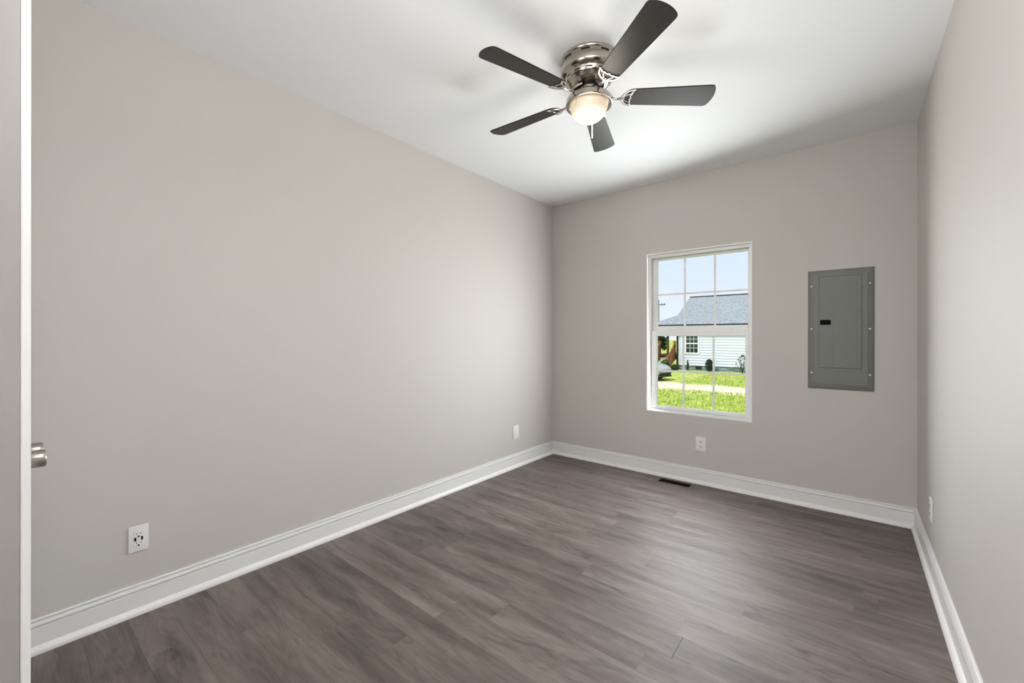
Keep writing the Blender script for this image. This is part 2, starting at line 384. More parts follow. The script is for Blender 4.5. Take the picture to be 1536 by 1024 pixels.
# ------------------------------------------------------------------ ceiling fan
FX, FY = -0.956, 1.748
fan = tag(empty('ceiling_fan', (FX, FY, H)), 'five-blade hugger ceiling fan with dark blades, nickel motor and lit frosted bowl', 'ceiling fan')
bm = bmesh.new()
lathe(bm, [(0, 0), (0.128, 0), (0.133, 0.004), (0.1335, 0.010), (0.131, 0.014), (0.1285, 0.017), (0.1285, 0.032), (0.1315, 0.035), (0.1325, 0.042), (0.1325, 0.062), (0.128, 0.072), (0.118, 0.079), (0.110, 0.082),
            (0.1085, 0.086), (0.107, 0.096), (0.102, 0.104), (0.098, 0.107), (0.094, 0.114), (0.084, 0.122), (0.070, 0.126)][::1], 64)
for v in bm.verts: v.co.z = -v.co.z
lathe(bm, [(0.071, -0.126), (0.066, -0.122), (0.045, -0.122)], 48, mi=1)
for i in range(9):                      # vent slots round the upper band
    m_ = Matrix.Rotation(2 * PI * (i + 0.3) / 9, 4, 'Z'); box(bm, 0.122, 0.1292, -0.019, 0.019, -0.0285, -0.0205, mi=1, mtx=m_)
for i in range(12):                      # two staggered rows on the lower drum
    m_ = Matrix.Rotation(2 * PI * i / 12, 4, 'Z'); box(bm, 0.098, 0.1084, -0.013, 0.013, -0.0945, -0.0885, mi=1, mtx=m_)
    m_ = Matrix.Rotation(2 * PI * (i + 0.5) / 12, 4, 'Z'); box(bm, 0.092, 0.1035, -0.013, 0.013, -0.1035, -0.0985, mi=1, mtx=m_)
finish('motor_housing', bm, [M['nickel'], M['dark_metal']], fan, smooth=True)
bm = bmesh.new()
lathe(bm, [(0.050, -0.118), (0.050, -0.146), (0.053, -0.149), (0.050, -0.152), (0.050, -0.176), (0.054, -0.180)], 40)
finish('switch_housing', bm, M['nickel'], fan, smooth=True)
bm = bmesh.new()
lathe(bm, [(0.050, -0.176), (0.090, -0.178), (0.102, -0.181), (0.105, -0.186), (0.105, -0.204), (0.1075, -0.207), (0.107, -0.211), (0.099, -0.2125), (0.089, -0.209), (0.086, -0.200), (0.05, -0.19)], 64)
finish('light_fitter', bm, M['nickel'], fan, smooth=True)
bm = bmesh.new()
pr = [(0.0875, -0.206)]
for i in range(1, 13):
    a = i / 12 * PI / 2; pr.append((0.0875 * math.cos(a), -0.206 - 0.084 * math.sin(a)))
pr[-1] = (0, -0.290)
lathe(bm, pr, 56); gb = finish('glass_bowl', bm, M['bowl'], fan, smooth=True); gb['label'] = 'lit frosted glass bowl'
PITCH = R(-12.5); BZ = -0.172
for i in range(5):
    ang = R(-106.7) + i * 2 * PI / 5
    # blade outline in its own frame: x along the radius, y across
    out = []
    r0, r1, w0, w1 = 0.158, 0.571, 0.094, 0.124
    for k in range(13):                  # rounded root
        a = PI / 2 + PI * k / 12; out.append((r0 + 0.046 + 0.046 * math.cos(a), w0 / 2 * math.sin(a)))
    tip = []
    for k in range(33):
        v_ = -1 + 2 * k / 32; v_ = math.copysign(abs(v_) ** 0.6, v_)
        tip.append((r1 + 0.004 - 0.017 * v_ * v_ - 0.013 * (1 - math.sqrt(max(0.0, 1 - abs(v_) ** 14))), v_ * w1 / 2))
    out += tip
    bm = bmesh.new()
    prism(bm, [(x, y, -0.003) for x, y in out], (0, 0, 0.006))
    bl = finish('blade', bm, M['blade'], fan)
    bl.matrix_local = Matrix.Rotation(ang, 4, 'Z') @ Matrix.Translation((0, 0, BZ)) @ Matrix.Rotation(PITCH, 4, 'X')
    mod = bl.modifiers.new('edge', 'BEVEL'); mod.width = 0.0015; mod.segments = 2; mod.limit_method = 'ANGLE'
    # iron: arm from the motor plus an open crescent bracket under the blade
    bm = bmesh.new()
    tube(bm, [(0.060, 0, 0.044), (0.088, 0, 0.022), (0.112, 0, -0.004), (0.135, 0, -0.009), (0.160, 0, -0.0075)], [0.010, 0.009, 0.008, 0.0075, 0.008], 10, flat=0.6)
    zc = -0.0065
    horn = lambda s_: [(0.150, 0, zc), (0.153, s_ * 0.012, zc), (0.160, s_ * 0.026, zc), (0.172, s_ * 0.038, zc), (0.188, s_ * 0.046, zc), (0.206, s_ * 0.050, zc)]
    inn = lambda s_: [(0.206, s_ * 0.050, zc), (0.196, s_ * 0.040, zc), (0.192, s_ * 0.029, zc), (0.193, s_ * 0.020, zc), (0.188, s_ * 0.012, zc), (0.190, s_ * 0.005, zc), (0.197, 0, zc)]
    for s_ in (-1, 1):
        tube(bm, horn(s_), [0.0055, 0.005, 0.0045, 0.004, 0.0032, 0.002], 8, flat=0.5)
        tube(bm, inn(s_), [0.002, 0.003, 0.0032, 0.0032, 0.003, 0.003, 0.0026], 8, flat=0.5)
        tube(bm, [(0.160, s_ * 0.010, zc), (0.176, s_ * 0.020, zc), (0.192, s_ * 0.024, zc)], 0.0026, 8, flat=0.5)
        lathe(bm, [(0, -0.0035), (0.004, -0.003), (0.0055, 0), (0.0055, 0.003)], 12, mtx=Matrix.Translation((0.194, s_ * 0.034, zc)))
    lathe(bm, [(0, -0.0035), (0.004, -0.003), (0.0055, 0), (0.0055, 0.003)], 12, mtx=Matrix.Translation((0.160, 0, zc)))
    ir = finish('blade_iron', bm, M['bright_nickel'], bl, smooth=True)
    ir['label'] = 'bright nickel openwork blade bracket'
# pull chains hang from the switch housing, past the fitter
def chain(dx, dy, ztop, zbot, fob):
    bm = bmesh.new()
    n = int((ztop - zbot) / 0.006)
    for k in range(n):
        bmesh.ops.create_icosphere(bm, subdivisions=1, radius=0.0016, matrix=Matrix.Translation((dx, dy, ztop - k * 0.006)))
    tube(bm, [(dx, dy, ztop), (dx, dy, zbot)], 0.0007, 6)
    if fob: lathe(bm, [(0, zbot + 0.002), (0.0022, zbot), (0.0028, zbot - fob * 0.1), (0.0028, zbot - fob * 0.97), (0, zbot - fob)], 12, mtx=Matrix.Translation((dx, dy, 0)))
    c_ = finish('pull_chain', bm, M['plate'] if fob else M['bright_nickel'], fan, smooth=True)
chain(-0.010, -0.099, -0.205, -0.315, 0.0)
chain(-0.033, 0.0945, -0.205, -0.229, 0.090)

# ------------------------------------------------------------------ electrical panel on the back wall
pan = tag(empty('electrical_panel', (-0.0605, YB, 0.806)), 'grey metal breaker panel cover set in the back wall right of the window', 'electrical panel')
PM = Matrix.Translation((0.0605, -YB, -0.806))
bm = bmesh.new()
def frustum_ring(bm, o, i, y0, y1):     # sloped border from outer rect o at y0 to inner rect i at y1
    qo = [(o[0], y0, o[2]), (o[1], y0, o[2]), (o[1], y0, o[3]), (o[0], y0, o[3])]
    qi = [(i[0], y1, i[2]), (i[1], y1, i[2]), (i[1], y1, i[3]), (i[0], y1, i[3])]
    a = [bm.verts.new(p) for p in qo]; b_ = [bm.verts.new(p) for p in qi]
    for k in range(4): bm.faces.new((a[k], a[(k + 1) % 4], b_[(k + 1) % 4], b_[k]))
    return a, b_
oc = (-0.232, 0.111, 0.805, 1.5945)
wall_ring = [bm.verts.new((x, YB, z)) for x, z in ((oc[0], oc[2]), (oc[1], oc[2]), (oc[1], oc[3]), (oc[0], oc[3]))]
a, b_ = frustum_ring(bm, oc, (-0.219, 0.098, 0.818, 1.578), YB - 0.004, YB - 0.0085)
for k in range(4): bm.faces.new((wall_ring[k], wall_ring[(k + 1) % 4], a[(k + 1) % 4], a[k]))
a2, b2 = frustum_ring(bm, (-0.219, 0.098, 0.818, 1.578), (-0.198, 0.077, 0.840, 1.556), YB - 0.0085, YB - 0.0125)
for k in range(4):
    pass
bm.faces.new(b2)
bmesh.ops.remove_doubles(bm, verts=bm.verts, dist=1e-5)
bmesh.ops.transform(bm, matrix=PM, verts=bm.verts)
finish('cover', bm, M['panel'], pan)
bm = bmesh.new()                         # gap round the door
box(bm, -0.172, 0.049, YB - 0.0135, YB - 0.0122, 0.9455, 1.551)
bmesh.ops.transform(bm, matrix=PM, verts=bm.verts); finish('door_gap', bm, M['panel_dark'], pan)
bm = bmesh.new()
box(bm, -0.1705, 0.0475, YB - 0.0160, YB - 0.0125, 0.947, 1.5495, bevel=0.0012)
box(bm, -0.0925, 0.0265, YB - 0.0172, YB - 0.0150, 0.948, 1.5485, bevel=0.0010)     # raised field right of the latch strip
bmesh.ops.transform(bm, matrix=PM, verts=bm.verts); pdoor = finish('door', bm, M['panel'], pan)
bm = bmesh.new(); box(bm, -0.165, -0.108, YB - 0.0195, YB - 0.0150, 1.231, 1.264, bevel=0.002); box(bm, -0.150, -0.140, YB - 0.0225, YB - 0.0190, 1.238, 1.257, bevel=0.001)
bmesh.ops.transform(bm, matrix=PM, verts=bm.verts); l_ = finish('latch', bm, M['slot'], pdoor); l_['label'] = 'black slide latch'
for z in (1.461, 1.249, 1.036):
    bm = bmesh.new(); tube(bm, [(0.0505, YB - 0.0165, z - 0.013), (0.0505, YB - 0.0165, z + 0.013)], 0.0032, 10); box(bm, 0.042, 0.0505, YB - 0.0175, YB - 0.0150, z - 0.010, z + 0.010)
    bmesh.ops.transform(bm, matrix=PM, verts=bm.verts); finish('hinge', bm, M['panel'], pdoor, smooth=True)
for x, z in ((-0.2105, 1.490), (-0.2105, 1.205), (-0.2105, 0.911), (0.0895, 1.491), (0.0895, 1.202), (0.0895, 0.910)):
    bm = bmesh.new()
    lathe(bm, [(0.0062, 0), (0.006, 0.002), (0.0035, 0.004), (0, 0.0045)], 16, mtx=Matrix.Translation((x, YB - 0.0088, z)) @ Matrix.Rotation(PI / 2, 4, 'X'))
    bmesh.ops.transform(bm, matrix=PM, verts=bm.verts); finish('screw', bm, M['steel'], pan, smooth=True)

# ------------------------------------------------------------------ wall plates; built facing -y at the origin, then turned to their wall
def outlet(loc, rz, label, w, h, kind):
    o = tag(empty('wall_plate' if kind == 'blank' else 'wall_outlet', loc, rz), label, 'wall plate' if kind == 'blank' else 'outlet')
    bm = bmesh.new(); box(bm, -w / 2, w / 2, -0.0062, 0, -h / 2, h / 2, bevel=0.0022, seg=3); finish('plate', bm, M['plate'], o, smooth=True)
    if kind == 'duplex':
        for zc in (0.0195, -0.0195):
            bm = bmesh.new()
            poly = []
            for k in range(24):
                a = 2 * PI * k / 24; poly.append((max(-0.0150, min(0.0150, 0.0172 * math.cos(a))), -0.0078, zc + max(-0.0135, min(0.0135, 0.0172 * math.sin(a)))))
            prism(bm, poly, (0, 0.0030, 0)); rc = finish('receptacle', bm, M['plate'], o)
            bm = bmesh.new()
            box(bm, -0.0080, -0.0045, -0.0082, -0.0060, zc - 0.001, zc + 0.0075); box(bm, 0.0045, 0.0078, -0.0082, -0.0060, zc - 0.001, zc + 0.0075)
            lathe(bm, [(0, 0.0082), (0.0036, 0.0082), (0.0036, 0.006)], 12, mtx=Matrix.Translation((0, 0, zc - 0.0075)) @ Matrix.Rotation(PI / 2, 4, 'X'))
            finish('slots', bm, M['slot'], rc)
        bm = bmesh.new(); lathe(bm, [(0, 0.0085), (0.0025, 0.008), (0.003, 0.006)], 12, mtx=Matrix.Rotation(PI / 2, 4, 'X')); finish('screw', bm, M['steel'], o, smooth=True)
    else:
        bm = bmesh.new(); box(bm, -0.0155, 0.0155, -0.0074, -0.0050, -0.0335, 0.0335, bevel=0.0009); dc = finish('insert', bm, M['plate'], o)
        if kind == 'usb':
            for zc in (0.0175, -0.0190):
                bm = bmesh.new(); box(bm, -0.0078, -0.0058, -0.0078, -0.0060, zc - 0.001, zc + 0.0075); box(bm, 0.0058, 0.0078, -0.0078, -0.0060, zc - 0.001, zc + 0.0060)
                finish('slots', bm, M['slot_grey'], dc)
                bm = bmesh.new(); lathe(bm, [(0, 0.0078), (0.0036, 0.0078), (0.0036, 0.006)], 12, mtx=Matrix.Translation((0, 0, zc - 0.0080)) @ Matrix.Rotation(PI / 2, 4, 'X')); finish('ground_hole', bm, M['slot'], dc)
            for xc in (-0.0105, 0.0105):
                bm = bmesh.new(); box(bm, xc - 0.0034, xc + 0.0034, -0.0079, -0.0060, -0.0080, 0.0074, bevel=0.0004); finish('charging_port', bm, M['slot'], dc)
        else:
            bm = bmesh.new(); box(bm, -0.0115, 0.0115, -0.0086, -0.0060, -0.0290, 0.0290, bevel=0.0012); finish('rocker', bm, M['plate'], dc)
    return o
outlet((XL, 0.3765, 0.309), PI / 2, 'white outlet with black charging ports low on the near end of the left wall', 0.0640, 0.1070, 'usb')
outlet((XL, 2.9000, 0.310), PI / 2, 'small plain white plate low on the left wall near the far corner', 0.0790, 0.1130, 'blank')
outlet((-0.918, YB, 0.311), 0.0, 'white duplex outlet with dark slots on the back wall below the window', 0.0740, 0.1130, 'duplex')
outlet((XR, 2.8850, 0.305), -PI / 2, 'white outlet seen edge-on low on the right wall above its baseboard', 0.0740, 0.1130, 'duplex')

# ------------------------------------------------------------------ floor register
reg = tag(empty('floor_register', (-1.083, 3.368, 0)), 'small bronze slotted floor vent against the baseboard under the window', 'floor vent')
bm = bmesh.new()
hw, hd, iw_, id_ = 0.140, 0.067, 0.117, 0.042
def rring(bm, o, i, zo, zi):
    a = [bm.verts.new((sx * o[0], sy * o[1], zo)) for sx, sy in ((-1, -1), (1, -1), (1, 1), (-1, 1))]
    b_ = [bm.verts.new((sx * i[0], sy * i[1], zi)) for sx, sy in ((-1, -1), (1, -1), (1, 1), (-1, 1))]
    for k in range(4): bm.faces.new((a[k], a[(k + 1) % 4], b_[(k + 1) % 4], b_[k]))
rring(bm, (hw, hd), (hw - 0.004, hd - 0.004), 0.0004, 0.005); rring(bm, (hw - 0.004, hd - 0.004), (iw_ + 0.004, id_ + 0.004), 0.005, 0.0052); rring(bm, (iw_ + 0.004, id_ + 0.004), (iw_, id_), 0.0052, 0.0015)
bmesh.ops.remove_doubles(bm, verts=bm.verts, dist=1e-5)
finish('frame', bm, M['register'], reg)
bm = bmesh.new(); box(bm, -iw_, iw_, -id_, id_, 0.0003, 0.0010); finish('well', bm, M['register_dark'], reg)
bm = bmesh.new()
for k in range(18):
    x = -iw_ + (k + 0.5) * 2 * iw_ / 18; box(bm, x - 0.0012, x + 0.0012, -id_, id_, 0.001, 0.0034)
for y in (-0.014, 0.014): box(bm, -iw_, iw_, y - 0.002, y + 0.002, 0.001, 0.0038)
finish('louvres', bm, M['register_dark'], reg)

# ================================================================== outdoors, seen through the window
def noise_col(name, c0, c1, scale, p0=0.35, p1=0.65, rough=0.9, detail=3, c2=None, stretch=None, spec=0.2):
    m = mat(name, c0, rough, spec=spec); nt = m.node_tree; b = nt.nodes['Principled BSDF']
    tc = nt.nodes.new('ShaderNodeTexCoord'); n = nt.nodes.new('ShaderNodeTexNoise'); n.inputs['Scale'].default_value = scale; n.inputs['Detail'].default_value = detail
    src = tc.outputs['Object']
    if stretch:
        mp = nt.nodes.new('ShaderNodeMapping'); mp.inputs['Scale'].default_value = stretch; nt.links.new(src, mp.inputs[0]); src = mp.outputs[0]
    nt.links.new(src, n.inputs['Vector'])
    r = nt.nodes.new('ShaderNodeValToRGB'); r.color_ramp.elements[0].position = p0; r.color_ramp.elements[0].color = c0
    r.color_ramp.elements[1].position = p1; r.color_ramp.elements[1].color = c1
    if c2: e_ = r.color_ramp.elements.new((p0 + p1) / 2); e_.color = c2
    nt.links.new(n.outputs['Fac'], r.inputs[0]); nt.links.new(r.outputs[0], b.inputs['Base Color'])
    return m, nt, b, r

def lawn_mat():
    m, nt, b, r = noise_col('lawn_ground', (0.19, 0.27, 0.040, 1), (0.56, 0.62, 0.20, 1), 7.0, 0.32, 0.68, 1.0, 6, spec=0.0)
    N, L = nt.nodes, nt.links
    tc = N.new('ShaderNodeTexCoord'); sp = N.new('ShaderNodeSeparateXYZ'); L.new(tc.outputs['Object'], sp.inputs[0])
    # worn sandy track running across in front of the house
    d = N.new('ShaderNodeMath'); d.operation = 'SUBTRACT'; d.inputs[1].default_value = 19.6; L.new(sp.outputs['Y'], d.inputs[0])
    ab = N.new('ShaderNodeMath'); ab.operation = 'ABSOLUTE'; L.new(d.outputs[0], ab.inputs[0])
    nn = N.new('ShaderNodeTexNoise'); nn.inputs['Scale'].default_value = 0.9; nn.inputs['Detail'].default_value = 5; L.new(tc.outputs['Object'], nn.inputs['Vector'])
    ad = N.new('ShaderNodeMath'); ad.operation = 'MULTIPLY_ADD'; ad.inputs[1].default_value = 4.2; L.new(nn.outputs['Fac'], ad.inputs[0]); L.new(ab.outputs[0], ad.inputs[2])
    mr = N.new('ShaderNodeMapRange'); mr.inputs[1].default_value = 3.2; mr.inputs[2].default_value = 4.1; mr.inputs[3].default_value = 1.0; mr.inputs[4].default_value = 0.0
    L.new(ad.outputs[0], mr.inputs[0])
    mx = N.new('ShaderNodeMix'); mx.data_type = 'RGBA'; L.new(mr.outputs[0], mx.inputs[0]); L.new(r.outputs[0], mx.inputs[6]); mx.inputs[7].default_value = (0.66, 0.59, 0.46, 1)
    L.new(mx.outputs[2], b.inputs['Base Color'])
    return m
M['lawn'] = lawn_mat()
M['grass_blade'] = noise_col('grass_blade', (0.20, 0.33, 0.03, 1), (0.62, 0.68, 0.20, 1), 3.0, 0.35, 0.65, 0.9, 4)[0]
M['shingle'] = noise_col('grey_shingles', (0.17, 0.20, 0.225, 1), (0.34, 0.375, 0.40, 1), 11.0, 0.38, 0.62, 0.95, 5, stretch=(1, 1, 2))[0]
M['siding'] = mat('white_vinyl_siding', (0.66, 0.69, 0.78, 1), 0.6, bump=(12, 0.05), spec=0.2)
M['house_trim'] = mat('white_house_trim', (0.78, 0.80, 0.79, 1), 0.5, var=(4, 0.02))
M['block'] = noise_col('grey_foundation_block', (0.10, 0.14, 0.16, 1), (0.27, 0.33, 0.35, 1), 2.2, 0.35, 0.65, 0.9, 4, stretch=(1, 1, 3))[0]
M['gutter'] = mat('black_gutter', (0.012, 0.017, 0.016, 1), 0.4, var=(6, 0.1))
M['house_glass'] = mat('dark_house_glass', (0.035, 0.055, 0.045, 1), 0.08, var=(5, 0.2))
M['cedar'] = noise_col('red_cedar', (0.20, 0.075, 0.035, 1), (0.42, 0.19, 0.10, 1), 6.0, 0.35, 0.65, 0.7, 3, stretch=(1, 1, 0.3))[0]
M['brown_wood'] = noise_col('brown_deck_wood', (0.045, 0.035, 0.018, 1), (0.12, 0.09, 0.045, 1), 7.0, 0.35, 0.65, 0.8, 3)[0]
M['concrete'] = mat('pale_concrete', (0.55, 0.56, 0.55, 1), 0.9, var=(3, 0.06))
M['leaf_dark'] = noise_col('dark_evergreen_leaf', (0.010, 0.028, 0.014, 1), (0.045, 0.085, 0.045, 1), 8.0)[0]
M['leaf_green'] = noise_col('green_leaf', (0.02, 0.055, 0.02, 1), (0.08, 0.14, 0.05, 1), 8.0)[0]
M['pole'] = noise_col('weathered_pole', (0.10, 0.085, 0.07, 1), (0.2, 0.18, 0.15, 1), 5.0)[0]
M['car_paint'] = mat('silver_car_paint', (0.46, 0.48, 0.49, 1), 0.28, 0.5, var=(2, 0.02))
M['tyre'] = mat('black_tyre', (0.012, 0.012, 0.013, 1), 0.8, var=(8, 0.1))
M['car_black'] = mat('black_car_plastic', (0.015, 0.015, 0.017, 1), 0.5, var=(8, 0.1))
M['car_glass'] = mat('car_glass', (0.05, 0.06, 0.065, 1), 0.05, var=(3, 0.1))
M['lamp_lens'] = mat('clear_headlamp_lens', (0.75, 0.77, 0.78, 1), 0.12, var=(20, 0.05))

# ground
bm = bmesh.new()
vs_ = [bm.verts.new(p) for p in ((-160, YB + T + 0.05, GZ), (120, YB + T + 0.05, GZ), (120, 320, GZ), (-160, 320, GZ))]
bm.faces.new(vs_)
struct(finish('lawn', bm, M['lawn'], recalc=False))

# grass blades in the part of the lawn the window looks onto
bm = bmesh.new(); rg = random.Random(5)
for k in range(17000):
    y = rg.uniform(11.0, 29.0); u = rg.uniform(0.24, 0.66)            # keep to the wedge behind the window
    x = y * (-0.6297 + 0.7768 * u) / (0.7768 + 0.6297 * u)
    if abs(y - 19.6) < 1.3 + 0.7 * noise.noise((x * 0.8, y * 0.8, 3)) and rg.random() < 0.93: continue
    if y > 27.9 or (y > 20.5 and x < -6.6): continue
    h = rg.uniform(0.05, 0.13); a = rg.uniform(0, PI); w = rg.uniform(0.012, 0.022); dx, dy = w * math.cos(a), w * math.sin(a)
    lx, ly = rg.uniform(-0.05, 0.05), rg.uniform(-0.05, 0.05)
    v0 = bm.verts.new((x - dx, y - dy, GZ - 0.01)); v1 = bm.verts.new((x + dx, y + dy, GZ - 0.01)); v2 = bm.verts.new((x + lx, y + ly, GZ + h))
    bm.faces.new((v0, v1, v2))
tag(finish('grass', bm, M['grass_blade'], recalc=False), 'bright green lawn grass outside the window', 'grass', kind='stuff')

# ---- neighbouring house: long gable roof, porch with a hipped roof at its left end
HY, HE, HX0, HX1 = 30.0, 29.6, -9.4, 7.0         # wall face, eave line, wall ends
EZ, RY, SL = 2.0, 34.0, 0.516                    # eave height, ridge line, slope
RZ = EZ + SL * (RY - HE); BYK = 2 * RY - HE
FZ = -0.78                                       # top of the foundation
house = tag(empty('house', ((HX0 + HX1) / 2, RY, GZ)), 'white-sided house with grey shingle roof and stone-grey foundation across the lawn', 'house')
HM = Matrix.Translation((-(HX0 + HX1) / 2, -RY, -GZ))
def hpart(name, bm, m, parent=None, smooth=False):
    bmesh.ops.transform(bm, matrix=HM, verts=bm.verts)
    return finish(name, bm, m, parent or house, smooth)
bm = bmesh.new()                                  # lapped siding on the front, plain gable ends
n = 16; lap = (EZ + 0.05 - FZ) / n
prof = []
for k in range(n):
    prof += [(HY - 0.030, FZ + k * lap), (HY - 0.004, FZ + (k + 1) * lap)]
prism(bm, [(HX0, y, z) for y, z in prof] + [(HX0, HY + 0.3, EZ + 0.05), (HX0, HY + 0.3, FZ)], (HX1 - HX0, 0, 0))
for x in (HX0, HX1 - 0.2):
    prism(bm, [(x, HY + 0.02, FZ), (x, 2 * RY - HY, FZ), (x, 2 * RY - HY, EZ + SL * 0.4 - 0.06), (x, RY, RZ - 0.12), (x, HY + 0.02, EZ + SL * 0.4 - 0.06)], (0.2, 0, 0))
box(bm, HX0, HX1, 2 * RY - HY - 0.2, 2 * RY - HY, FZ, EZ)
hpart('wall', bm, M['siding'])
bm = bmesh.new(); box(bm, HX0 - 0.03, HX0 + 0.10, HY - 0.045, HY + 0.10, FZ, EZ); hpart('corner_board', bm, M['house_trim'])
bm = bmesh.new(); box(bm, HX0 + 0.04, HX1, HY + 0.02, 2 * RY - HY - 0.02, GZ, FZ); hpart('foundation', bm, M['block'])
for x in (-8.05, -3.2):
    bm = bmesh.new(); box(bm, x - 0.2, x + 0.2, HY + 0.0, HY + 0.04, FZ - 0.24, FZ - 0.06); hpart('foundation_vent', bm, M['gutter'])
bm = bmesh.new()                                  # main roof, two slopes with thickness
OX0 = HX0 - 0.36; OX1 = HX1 + 0.36
prism(bm, [(OX0, HE, EZ), (OX0, RY, RZ), (OX0, BYK, EZ), (OX0, BYK, EZ - 0.12), (OX0, RY, RZ - 0.14), (OX0, HE, EZ - 0.12)], (OX1 - OX0, 0, 0))
hpart('roof', bm, M['shingle'])
bm = bmesh.new()
for k in range(40):
    x = OX0 + (k + 0.5) * (OX1 - OX0) / 40; prism(bm, [(x - 0.2, RY - 0.16, RZ - 0.055), (x - 0.2, RY, RZ + 0.035), (x - 0.2, RY + 0.16, RZ - 0.055)], (0.42, 0, 0))
hpart('ridge_cap', bm, M['gutter'])
bm = bmesh.new()                                  # hipped porch roof
py = 31.0; pz = EZ + SL * (py - HE); PX = -11.55
a = [(OX0 + 0.02, HE, EZ), (OX0 + 0.02, py, pz), (OX0 + 0.02, 37.0, pz), (OX0 + 0.02, 38.4, EZ), (PX, 38.4, EZ), (PX, HE, EZ)]
V = [bm.verts.new(p) for p in a]; W = [bm.verts.new((p[0], p[1], EZ - 0.12)) for p in (a[0], a[3], a[4], a[5])]
for f in ((V[0], V[1], V[5]), (V[1], V[2], V[4], V[5]), (V[2], V[3], V[4]), (V[0], V[5], W[3], W[0]), (V[5], V[4], W[2], W[3]), (V[4], V[3], W[1], W[2]), (W[0], W[1], W[2], W[3]), (V[0], V[1], V[2], V[3], W[1], W[0])): bm.faces.new(f)
hpart('porch_roof', bm, M['shingle'])
bm = bmesh.new(); box(bm, HX0, OX1, HE + 0.02, HY, EZ - 0.16, EZ - 0.125); box(bm, PX, HX0, HE + 0.02, HE + 0.10, EZ - 0.42, EZ - 0.10); box(bm, PX, HX0, HE + 0.02, 38.3, EZ - 0.16, EZ - 0.125); hpart('soffit', bm, M['house_trim'])
bm = bmesh.new()
prism(bm, [(PX, HE, EZ + 0.02), (PX, HE - 0.13, EZ + 0.02), (PX, HE - 0.12, EZ - 0.10), (PX, HE - 0.07, EZ - 0.17), (PX, HE - 0.001, EZ - 0.17)], (OX1 - PX, 0, 0)); gut = hpart('gutter', bm, M['gutter'])
bm = bmesh.new(); dsx = -9.43
tube(bm, [(-9.62, HE - 0.06, EZ - 0.08), (-9.62, HE - 0.06, EZ - 0.26), (-9.55, HE + 0.08, EZ - 0.40), (dsx, HY - 0.10, EZ - 0.46), (dsx, HY - 0.10, EZ - 0.7), (dsx, HY - 0.10, GZ + 0.2), (dsx, HY - 0.30, GZ + 0.06)], 0.062, 8)
hpart('downspout', bm, M['gutter'], gut, True)
# house window, double hung with grids
hx0, hx1, hz0, hz1 = -8.86, -8.10, 0.10, 1.34
bm = bmesh.new()
for b_ in ring(hx0 - 0.09, hx1 + 0.09, HY - 0.06, HY - 0.01, hz0 - 0.09, hz1 + 0.09, 0.09, 0.09, 0.09, 0.09) + [(hx0, hx1, HY - 0.05, HY - 0.01, (hz0 + hz1) / 2 - 0.035, (hz0 + hz1) / 2 + 0.035)]: box(bm, *b_)
hw_ = hpart('window', bm, M['house_trim'])
bm = bmesh.new(); box(bm, hx0, hx1, HY - 0.032, HY - 0.028, hz0, hz1); hpart('pane', bm, M['house_glass'], hw_)
bm = bmesh.new()
for k in (1, 2): x = hx0 + (hx1 - hx0) * k / 3; box(bm, x - 0.011, x + 0.011, HY - 0.040, HY - 0.033, hz0, hz1)
for z in ((hz0 * 3 + hz1) / 4, (hz0 + hz1 * 3) / 4): box(bm, hx0, hx1, HY - 0.040, HY - 0.033, z - 0.011, z + 0.011)
hpart('grid', bm, M['house_trim'], hw_)
# porch deck, posts and stairs at the left end
DZ = -0.12
bm = bmesh.new(); box(bm, -11.4, HX0, 29.9, 38.2, DZ - 0.06, DZ); box(bm, -11.4, HX0, 29.95, 30.0, DZ - 0.28, DZ - 0.06); hpart('porch_deck', bm, M['brown_wood'])
for x, y in ((-10.11, 29.98), (-11.34, 29.98), (-11.34, 37.9)):
    bm = bmesh.new(); box(bm, x - 0.065, x + 0.065, y - 0.065, y + 0.065, GZ, EZ - 0.15); hpart('porch_post', bm, M['brown_wood'])
bm = bmesh.new()
for k in range(22): x = -11.3 + k * 0.085; box(bm, x, x + 0.06, 37.9, 37.93, DZ, DZ + 0.85)
box(bm, -11.34, HX0, 37.88, 37.96, DZ + 0.83, DZ + 0.90); hpart('porch_railing', bm, M['brown_wood'])
bm = bmesh.new()
for k in range(5):
    z1 = DZ - 0.19 * (k + 1); y1 = 29.9 - 0.26 * k; box(bm, -10.62, -9.66, y1 - 0.28, y1, z1 - 0.04, z1)
st = hpart('porch_stairs', bm, M['concrete'])
for x in (-9.62, -10.66):
    bm = bmesh.new()
    prism(bm, [(x - 0.03, 29.95, DZ + 0.92), (x - 0.03, 29.95, DZ - 0.30), (x - 0.03, 28.5, GZ), (x - 0.03, 28.35, GZ), (x - 0.03, 28.35, DZ - 0.15)], (0.06, 0, 0))
    box(bm, x - 0.07, x + 0.07, 29.84, 29.97, DZ - 0.3, DZ + 1.0); box(bm, x - 0.06, x + 0.06, 28.30, 28.42, GZ, DZ)
    sr_ = hpart('stair_rail', bm, M['cedar'], st); sr_['label'] = 'reddish wooden stair rail'

